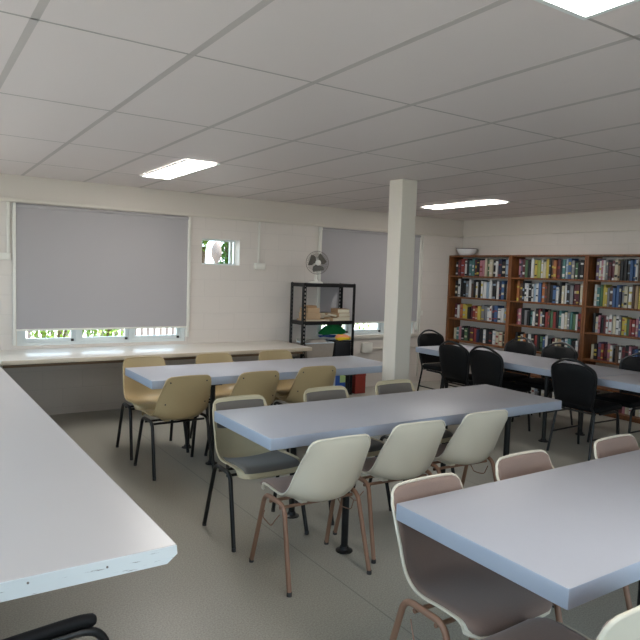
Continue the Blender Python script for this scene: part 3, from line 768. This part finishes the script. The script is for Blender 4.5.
# ------------------------------------------------------------------ outside
o = struct('ground', box(-30, 30, -30, 40, -.5, -.32), M['ground'], smooth=False)
def shrub(x, y, z0, h, r, m, n, label, seed):
    rnd = random.Random(seed); t_ = thing('garden_shrub', label, 'shrub', (x, y, -.32), 0, 'shrubs outside the windows')
    bm = bmesh.new()
    for k in range(5):
        a_ = rnd.uniform(0, 6.28); add_tube(bm, crom([(0, 0, 0), (.15 * r * math.cos(a_), .15 * r * math.sin(a_), h * .45), (.6 * r * math.cos(a_), .6 * r * math.sin(a_), h * .92)], 3), .02, 5)
    obj('stem', bm, M['bark'], t_)
    bm = bmesh.new()
    for k in range(n):
        while True:
            p = Vector((rnd.uniform(-1, 1), rnd.uniform(-1, 1), rnd.uniform(-1, 1)))
            if p.length < 1: break
        c = Vector((p.x * r, p.y * r, z0 + .32 + (p.z + 1) / 2 * (h - z0)))
        q = Matrix.Rotation(rnd.uniform(0, 6.28), 3, 'Z') @ Matrix.Rotation(rnd.uniform(-1.2, 1.2), 3, 'X'); s = rnd.uniform(.03, .075)
        vs = [bm.verts.new(c + q @ Vector(v)) for v in ((-s * .4, 0, 0), (0, -s, 0), (s * .4, 0, .01), (0, s, 0))]
        bm.faces.new(vs)
    obj('foliage', bm, m, t_, smooth=False)
shrub(1.9, 10.2, -.2, 1.2, .45, M['leaf2'], 900, 'green shrub seen through the left pane under the left blind', 1)
shrub(2.75, 10.8, -.2, 1.3, .40, M['leaf2'], 900, 'green shrub seen through the middle pane under the left blind', 2)
shrub(4.52, 9.6, .8, 2.6, .2, M['leaf'], 1500, 'leafy green shrub on the right side of the square window', 3)
shrub(4.12, 9.95, 1.9, 2.5, .16, M['leaf2'], 380, 'lime shrub at the upper left of the square window', 4)
shrub(7.5, 10.6, -.2, 1.2, .6, M['leaf2'], 1000, 'yellow green shrub seen under the blind behind the rack', 5)
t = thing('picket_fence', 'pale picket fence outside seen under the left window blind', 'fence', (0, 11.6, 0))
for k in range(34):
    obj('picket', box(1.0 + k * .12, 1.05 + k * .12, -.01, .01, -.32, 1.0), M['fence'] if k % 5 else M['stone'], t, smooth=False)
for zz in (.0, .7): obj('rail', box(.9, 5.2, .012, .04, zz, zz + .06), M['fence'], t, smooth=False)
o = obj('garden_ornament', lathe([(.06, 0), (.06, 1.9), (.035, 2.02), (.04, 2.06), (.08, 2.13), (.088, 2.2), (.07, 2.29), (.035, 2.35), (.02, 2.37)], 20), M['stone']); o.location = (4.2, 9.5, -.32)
tag(o, 'pale rounded garden ornament seen through the small square window', 'ornament')

# ------------------------------------------------------------------ daylight
w = bpy.data.worlds.new('sky'); sc.world = w; w.use_nodes = True
nt = w.node_tree; bg = nt.nodes['Background']
tc = nt.nodes.new('ShaderNodeTexCoord'); sp = nt.nodes.new('ShaderNodeSeparateXYZ'); cr = nt.nodes.new('ShaderNodeValToRGB')
e = cr.color_ramp.elements; e[0].position = .0; e[0].color = (.80, .90, 1.0, 1); e[1].position = .7; e[1].color = (.50, .72, 1.0, 1)
nt.links.new(tc.outputs['Generated'], sp.inputs[0]); nt.links.new(sp.outputs[2], cr.inputs[0]); nt.links.new(cr.outputs[0], bg.inputs[0])
bg.inputs[1].default_value = 3.2
sl = bpy.data.lights.new('sun', 'SUN'); sl.energy = 10; sl.angle = R(.6); sl.color = (1, .96, .90)
so = bpy.data.objects.new('sun', sl); C.objects.link(so); so.rotation_euler = Vector((-.42, .12, -1)).to_track_quat('-Z', 'Y').to_euler()
def portal(name, loc, rot, sx, sy):
    l = bpy.data.lights.new(name, 'AREA'); l.shape = 'RECTANGLE'; l.size = sx; l.size_y = sy; l.cycles.is_portal = True
    o = bpy.data.objects.new(name, l); C.objects.link(o); o.location = loc; o.rotation_euler = rot
portal('window_portal', (XL - .15, (W3[0] + W3[1]) / 2, (W3[2] + W3[3]) / 2), (0, -PI / 2, 0), W3[3] - W3[2], W3[1] - W3[0])
portal('window_portal', ((W4[0] + W4[1]) / 2, YB - .15, (W4[2] + W4[3]) / 2), (PI / 2, 0, 0), W4[1] - W4[0], W4[3] - W4[2])
for X0, X1, Z0, Z1 in ((.95, 2.78, .76, .93), (4.64, 6.36, .76, .94), WS):
    portal('window_portal', ((X0 + X1) / 2, YW + .19, (Z0 + Z1) / 2), (-PI / 2, 0, 0), X1 - X0, Z1 - Z0)

# ------------------------------------------------------------------ camera
yaw, pitch, roll, F = .5807, .0744, .0332, .9815 * 646
f = Vector((math.sin(yaw) * math.cos(pitch), math.cos(yaw) * math.cos(pitch), -math.sin(pitch)))
r = Vector((math.cos(yaw), -math.sin(yaw), 0)); u = r.cross(f)
rr = r * math.cos(roll) + u * math.sin(roll); uu = u * math.cos(roll) - r * math.sin(roll)
cd = bpy.data.cameras.new('camera'); cd.sensor_width = 36; cd.lens = 36 * F / 640; cd.clip_start = .02
co = bpy.data.objects.new('camera', cd); C.objects.link(co)
mw = Matrix((rr, uu, -f)).transposed().to_4x4(); mw.translation = (0, 0, 1.605); co.matrix_world = mw
sc.camera = co
sc.view_settings.view_transform = 'Standard'; sc.view_settings.look = 'None'; sc.view_settings.gamma = 1; sc.view_settings.exposure = .63
sc.view_settings.use_curve_mapping = False
